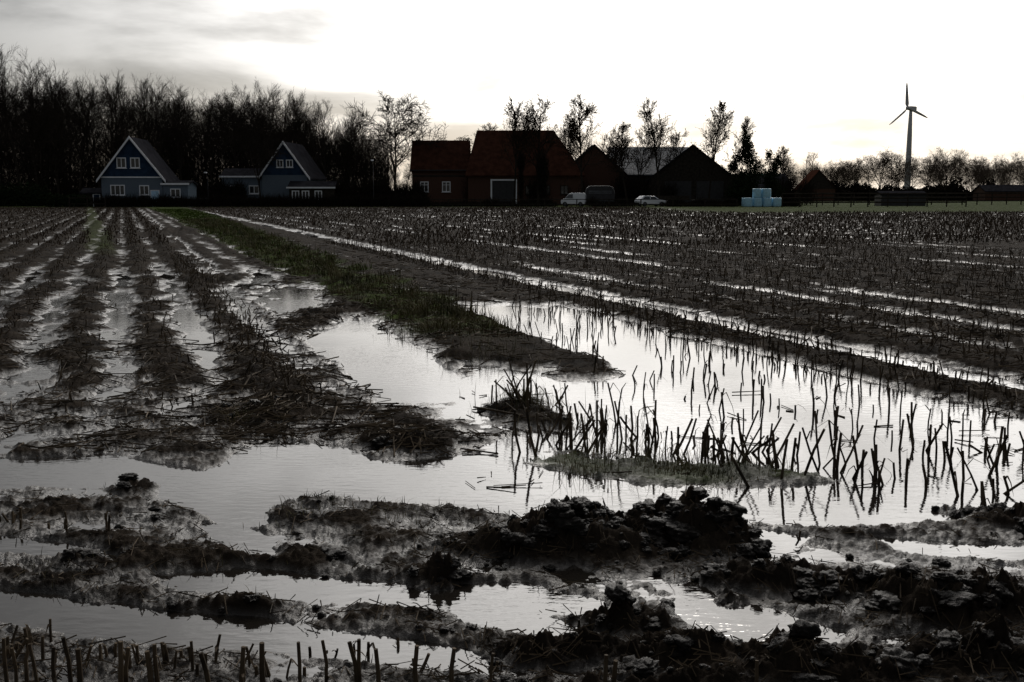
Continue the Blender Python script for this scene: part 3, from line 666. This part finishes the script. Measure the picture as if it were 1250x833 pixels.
def car(name, x, y, rz, m_):
    e_ = empty(name, (x, y, .06), rz); tp = lambda z: 1 if z < .9 else 1 - (z - .9) * .35
    extr('body', [(-2.05, .3), (2.1, .3), (2.12, .62), (1.95, .82), (1.0, .95), (.35, 1.42), (-1.3, 1.46), (-1.95, .98), (-2.08, .75)], .86, tp, m_, e_, .05)
    for s in (-1, 1):
        pr = [(.78, .97), (.32, 1.34), (-.35, 1.38), (-.35, .97)]; pr2 = [(-.45, .97), (-.45, 1.38), (-1.22, 1.38), (-1.6, 1.0)]
        for q in (pr, pr2): poly('side_window', [(a_, s * (.868 * tp(z) + .004), z) for a_, z in q], [(0, 1, 2, 3)], M_glass, e_)
    poly('windscreen', [(.99, -.72, 1.0), (.99, .72, 1.0), (.43, .62, 1.40), (.43, -.62, 1.40)], [(0, 1, 2, 3)], M_glass, e_)
    boxes('bumper', [(2.1, 0, .42, .12, 1.6, .2), (-2.08, 0, .45, .1, 1.6, .2)], M_dark, e_); wheels(e_, (1.3, -1.25), .76, .32)
car('parked_car', X(794, 154), 154, math.radians(20), M_carw)
# small delivery van
vn = empty('parked_van', (X(700, 153.5), 153.5, .06), math.radians(168))
extr('body', [(-1.7, .32), (1.6, .32), (1.65, .75), (1.5, 1.0), (1.05, 1.1), (.55, 1.75), (.2, 1.86), (-1.6, 1.86), (-1.72, 1.6)], .84, lambda z: 1 if z < 1. else 1 - (z - 1.) * .12, M_carw, vn, .06)
for s in (-1, 1): poly('side_window', [(.98, s * .846, 1.14), (.52, s * .79, 1.66), (-.05, s * .79, 1.68), (-.05, s * .846, 1.14)], [(0, 1, 2, 3)], M_glass, vn)
poly('windscreen', [(1.07, -.7, 1.14), (1.07, .7, 1.14), (.60, .64, 1.72), (.60, -.64, 1.72)], [(0, 1, 2, 3)], M_glass, vn)
boxes('bumper', [(1.64, 0, .45, .12, 1.56, .22), (-1.72, 0, .45, .1, 1.56, .22)], M_dark, vn); wheels(vn, (1.05, -1.1), .74, .32)
tr = empty('livestock_trailer', (X(732, 154.5), 154.5, .06), 0)
extr('trailer_body', [(-2.0, .6), (2.0, .6), (2.05, 2.0), (1.8, 2.6), (1.3, 2.85), (-1.4, 2.85), (-1.85, 2.55), (-2.05, 1.9)], .95, lambda z: 1, M_dark, tr, .08)
boxes('drawbar', [(2.7, 0, .6, 1.4, .1, .1)], M_dark, tr); boxes('vent_slats', [(0, -.965, 2.1, 3.2, .03, .1), (0, -.965, 1.85, 3.2, .03, .1)], M_steel, tr); wheels(tr, (.45, -.45), .9, .36)
tl = empty('flatbed_trailer', (X(822, 155), 155, .06), 0)
boxes('deck', [(0, 0, .95, 4.2, 2, .15), (0, -.98, 1.25, 4.2, .05, .45), (0, .98, 1.25, 4.2, .05, .45)], M_wood, tl); boxes('drawbar', [(2.7, 0, .85, 1.3, .1, .1)], M_dark, tl); wheels(tl, (.5, -.6), .9, .4)

bl = empty('wrapped_bale_stack', (X(931, 150), 150, .05))
def bale(x, y, z, r=.62, h=1.22):
    n = 28; V, Fc = [], []
    prof = [(0, 0), (r * .86, 0), (r * .97, .06), (r, .16), (r * .985, h * .5), (r, h - .16), (r * .97, h - .06), (r * .86, h), (0, h)]
    for rr, zz in prof[1:-1]:
        for t in range(n):
            q = rr * (1 + .02 * math.sin(t * 2.3 + zz * 5)); V.append((x + q * math.cos(t * 2 * math.pi / n), y + q * math.sin(t * 2 * math.pi / n), z + zz))
    L_ = len(prof) - 2
    for i in range(L_ - 1):
        for t in range(n): Fc.append((i * n + t, i * n + (t + 1) % n, (i + 1) * n + (t + 1) % n, (i + 1) * n + t))
    Fc.append(tuple(range(n))[::-1]); Fc.append(tuple(range((L_ - 1) * n, L_ * n))); poly('bale', V, Fc, M_bale, bl, True)
for i in range(4):
    for j in range(2): bale(-1.93 + i * 1.29, j * 1.3, 0)
for i in range(2): bale(-.75 + i * 1.29, .1, 1.24)
bale(-.1, .1+1.3, 1.24)

def fence(name, pts, hgt=1.3, rails=3, sp=2.4, m_=M_wood, rr=.05):
    e_ = empty(name); Pb = []
    A, B = [], []
    for (x0, y0_), (x1, y1_) in zip(pts[:-1], pts[1:]):
        L_ = math.hypot(x1 - x0, y1_ - y0_); n = max(1, int(L_ / sp))
        for i in range(n + 1):
            t = i / n; Pb.append((x0 + (x1 - x0) * t, y0_ + (y1_ - y0_) * t, hgt / 2, .14, .14, hgt + .1 * R.rand()))
        for r_ in range(rails):
            z = hgt * (.35 + .6 * r_ / max(1, rails - 1)); A.append((x0, y0_ - .09, z)); B.append((x1, y1_ - .09, z + .02))
    boxes('posts', Pb, m_, e_); V, Q = prisms(np.array(A), np.array(B), rr, rr, 4); mesh_np('rails', V, Q, m_, parent=e_)
fence('paddock_fence', [(X(955, 145), 145), (X(1060, 148), 148), (X(1180, 150), 150)], 1.9, rr=.09)
fence('paddock_fence', [(X(985, 175), 175), (X(1175, 178), 178), (X(1300, 182), 182)], 2.0, rr=.09)
fence('garden_fence', [(X(84, 146), 146), (X(128, 146), 146)], 1.3, 2, 1.6)
fence('garden_fence', [(X(228, 152), 152), (X(262, 152), 152)], 1.2, 2, 1.6, M_steel)
fence('wire_fence', [(X(430, 149), 149), (X(900, 149), 149)], 1.1, 2, 4.)
sb = building('field_shelter', (X(1105, 160), 162, 0), 0, 6.5, 3, 1.7, 2.1, 'x', wall=M_dark, roof=M_tile, over=.15)
def lamp(x, y, h):
    e_ = empty('street_lamp', (x, y, 0)); V, Q = prisms(np.array([[0, 0, 0.], [0, 0, h * .9]]), np.array([[0, 0, h * .9], [.0, -.7, h]]), np.array([.07, .05]), np.array([.05, .04]), 6)
    mesh_np('post', V, Q, M_dark, parent=e_); boxes('lamp_head', [(0, -.9, h, .3, .6, .14)], M_white, e_)
lamp(X(254, 156), 156, Z(211, 156)); lamp(X(456, 154), 154, Z(196, 154)); lamp(X(983, 200), 200, Z(192, 200))

yt = 450; xt = X(1107, yt); wt = empty('wind_turbine', (xt, yt, 0), math.radians(-58)); zh = Z(133, yt)
n = 24; V, Fc = [], []
for rr, zz in ((1.35, 0), (1.2, zh * .3), (.95, zh * .7), (.65, zh - .6)):
    for t in range(n): V.append((rr * math.cos(t * 2 * math.pi / n), rr * math.sin(t * 2 * math.pi / n), zz))
for i in range(3):
    for t in range(n): Fc.append((i * n + t, i * n + (t + 1) % n, (i + 1) * n + (t + 1) % n, (i + 1) * n + t))
Fc.append(tuple(range(3 * n, 4 * n))); poly('tower', V, Fc, M_turb, wt, True)
ob = boxes('nacelle', [(0, .8, zh + .2, 1.6, 4.2, 1.7)], M_turb, wt); md = ob.modifiers.new('b', 'BEVEL'); md.width = .35; md.segments = 3
bm = bmesh.new(); bmesh.ops.create_uvsphere(bm, u_segments=16, v_segments=10, radius=.8); me = bpy.data.meshes.new('hub'); bm.to_mesh(me); bm.free(); me.materials.append(M_turb)
ob = bpy.data.objects.new('hub', me); COL.objects.link(ob); ob.parent = wt; ob.location = (0, -1.8, zh + .2); ob.scale = (1, 1.4, 1)
for i in range(3):
    aa = math.radians(95 + 120 * i); V = []; Lb = 10.3
    for t, c, th in ((0, .6, .5), (.12, 1.5, .45), (.5, 1.2, .35), (.85, .8, .2), (1, .3, .1)):
        rr = .4 + t * Lb; tw = -.5 + .3 * t
        for du, dv_ in ((-.35, 0), (.1, 1), (.65, 0), (.1, -1)):
            lx = du * c * math.cos(tw) ; ly = dv_ * th / 2 + du * c * math.sin(tw)
            V.append((rr * math.cos(aa) - lx * math.sin(aa), -1.9 + ly, zh + .2 + rr * math.sin(aa) + lx * math.cos(aa)))
    Fc = [(j * 4 + s, j * 4 + (s + 1) % 4, (j + 1) * 4 + (s + 1) % 4, (j + 1) * 4 + s) for j in range(4) for s in range(4)] + [(16, 17, 18, 19)]
    poly('blade', V, Fc, M_turb, wt, True)

# ---------------------------------------------------------------- world + sun
SEL, SAZ = math.radians(30), math.radians(12)
SD = Vector((math.sin(SAZ) * math.cos(SEL), math.cos(SAZ) * math.cos(SEL), math.sin(SEL)))
w = bpy.data.worlds.new("World"); scene.world = w; w.use_nodes = True; nt = w.node_tree; N = nt.nodes; L = nt.links
for n_ in list(N): N.remove(n_)
out = N.new('ShaderNodeOutputWorld'); add = N.new('ShaderNodeAddShader'); b1 = N.new('ShaderNodeBackground'); b2 = N.new('ShaderNodeBackground')
sky = N.new('ShaderNodeTexSky'); sky.sky_type = 'NISHITA'; sky.sun_disc = False; sky.sun_elevation = SEL; sky.sun_rotation = SAZ; sky.dust_density = 2
L.new(sky.outputs[0], b1.inputs['Color']); b1.inputs['Strength'].default_value = .012
L.new(b1.outputs[0], add.inputs[0]); L.new(b2.outputs[0], add.inputs[1]); L.new(add.outputs[0], out.inputs['Surface'])
tc = N.new('ShaderNodeTexCoord')
def mth(op, a, b=None, c=None, clamp=False):
    n_ = N.new('ShaderNodeMath'); n_.operation = op; n_.use_clamp = clamp
    for i, v in enumerate((a, b, c)):
        if v is None: continue
        if isinstance(v, (int, float)): n_.inputs[i].default_value = v
        else: L.new(v, n_.inputs[i])
    return n_.outputs[0]
def mr(v, a, b, c, d, smooth=True):
    n_ = N.new('ShaderNodeMapRange'); n_.interpolation_type = 'SMOOTHSTEP' if smooth else 'LINEAR'
    for i, q in enumerate((a, b, c, d)): n_.inputs[i + 1].default_value = q
    L.new(v, n_.inputs[0]); return n_.outputs[0]
dot = N.new('ShaderNodeVectorMath'); dot.operation = 'DOT_PRODUCT'; L.new(tc.outputs['Generated'], dot.inputs[0]); dot.inputs[1].default_value = SD
dp = mth('MAXIMUM', dot.outputs['Value'], 0.)
g = mth('ADD', mth('MULTIPLY', mth('POWER', dp, 13.), 6.0), mth('MULTIPLY', mth('POWER', dp, 3.), .22))
sp = N.new('ShaderNodeSeparateXYZ'); L.new(tc.outputs['Generated'], sp.inputs[0])
den = mth('ADD', mth('ABSOLUTE', sp.outputs['Z']), .16)
cv = N.new('ShaderNodeCombineXYZ'); L.new(mth('DIVIDE', sp.outputs['X'], den), cv.inputs[0]); L.new(mth('DIVIDE', sp.outputs['Y'], den), cv.inputs[1])
nz = N.new('ShaderNodeTexNoise'); nz.inputs['Scale'].default_value = 1.1; nz.inputs['Detail'].default_value = 6; nz.inputs['Roughness'].default_value = .55; nz.inputs['Distortion'].default_value = .3
L.new(cv.outputs[0], nz.inputs['Vector'])
cl = mr(nz.outputs['Fac'], .36, .64, .54, 1.22)
Lm = mth('MULTIPLY', mth('ADD', g, .14), cl)
hz_ = mr(sp.outputs['Z'], 0.0, .13, 0., 1.)
mixc = N.new('ShaderNodeMix'); mixc.data_type = 'RGBA'; L.new(hz_, mixc.inputs[0]); mixc.inputs[6].default_value = (.92, .83, .72, 1); mixc.inputs[7].default_value = (1., .975, .945, 1)
vm_ = N.new('ShaderNodeVectorMath'); vm_.operation = 'SCALE'; L.new(mixc.outputs[2], vm_.inputs[0]); L.new(Lm, vm_.inputs['Scale'])
L.new(vm_.outputs[0], b2.inputs['Color']); b2.inputs['Strength'].default_value = 1.0
sl = bpy.data.lights.new('sun', 'SUN'); sl.energy = .6; sl.angle = math.radians(10); sl.color = (1, .93, .84)
so = bpy.data.objects.new('sun', sl); COL.objects.link(so); so.rotation_euler = (-SD).to_track_quat('-Z', 'Y').to_euler(); so.location = (20, 60, 60)

cam = bpy.data.cameras.new('camera'); co = bpy.data.objects.new('camera', cam); COL.objects.link(co)
co.location = (0, 0, CH); co.rotation_euler = (math.radians(90) - TH, 0, 0); cam.sensor_width = 36; cam.lens = 36 * F / 1250; cam.clip_end = 8000; cam.clip_start = .05
scene.camera = co
scene.view_settings.view_transform = 'Standard'; scene.view_settings.look = 'None'; scene.view_settings.exposure = 0
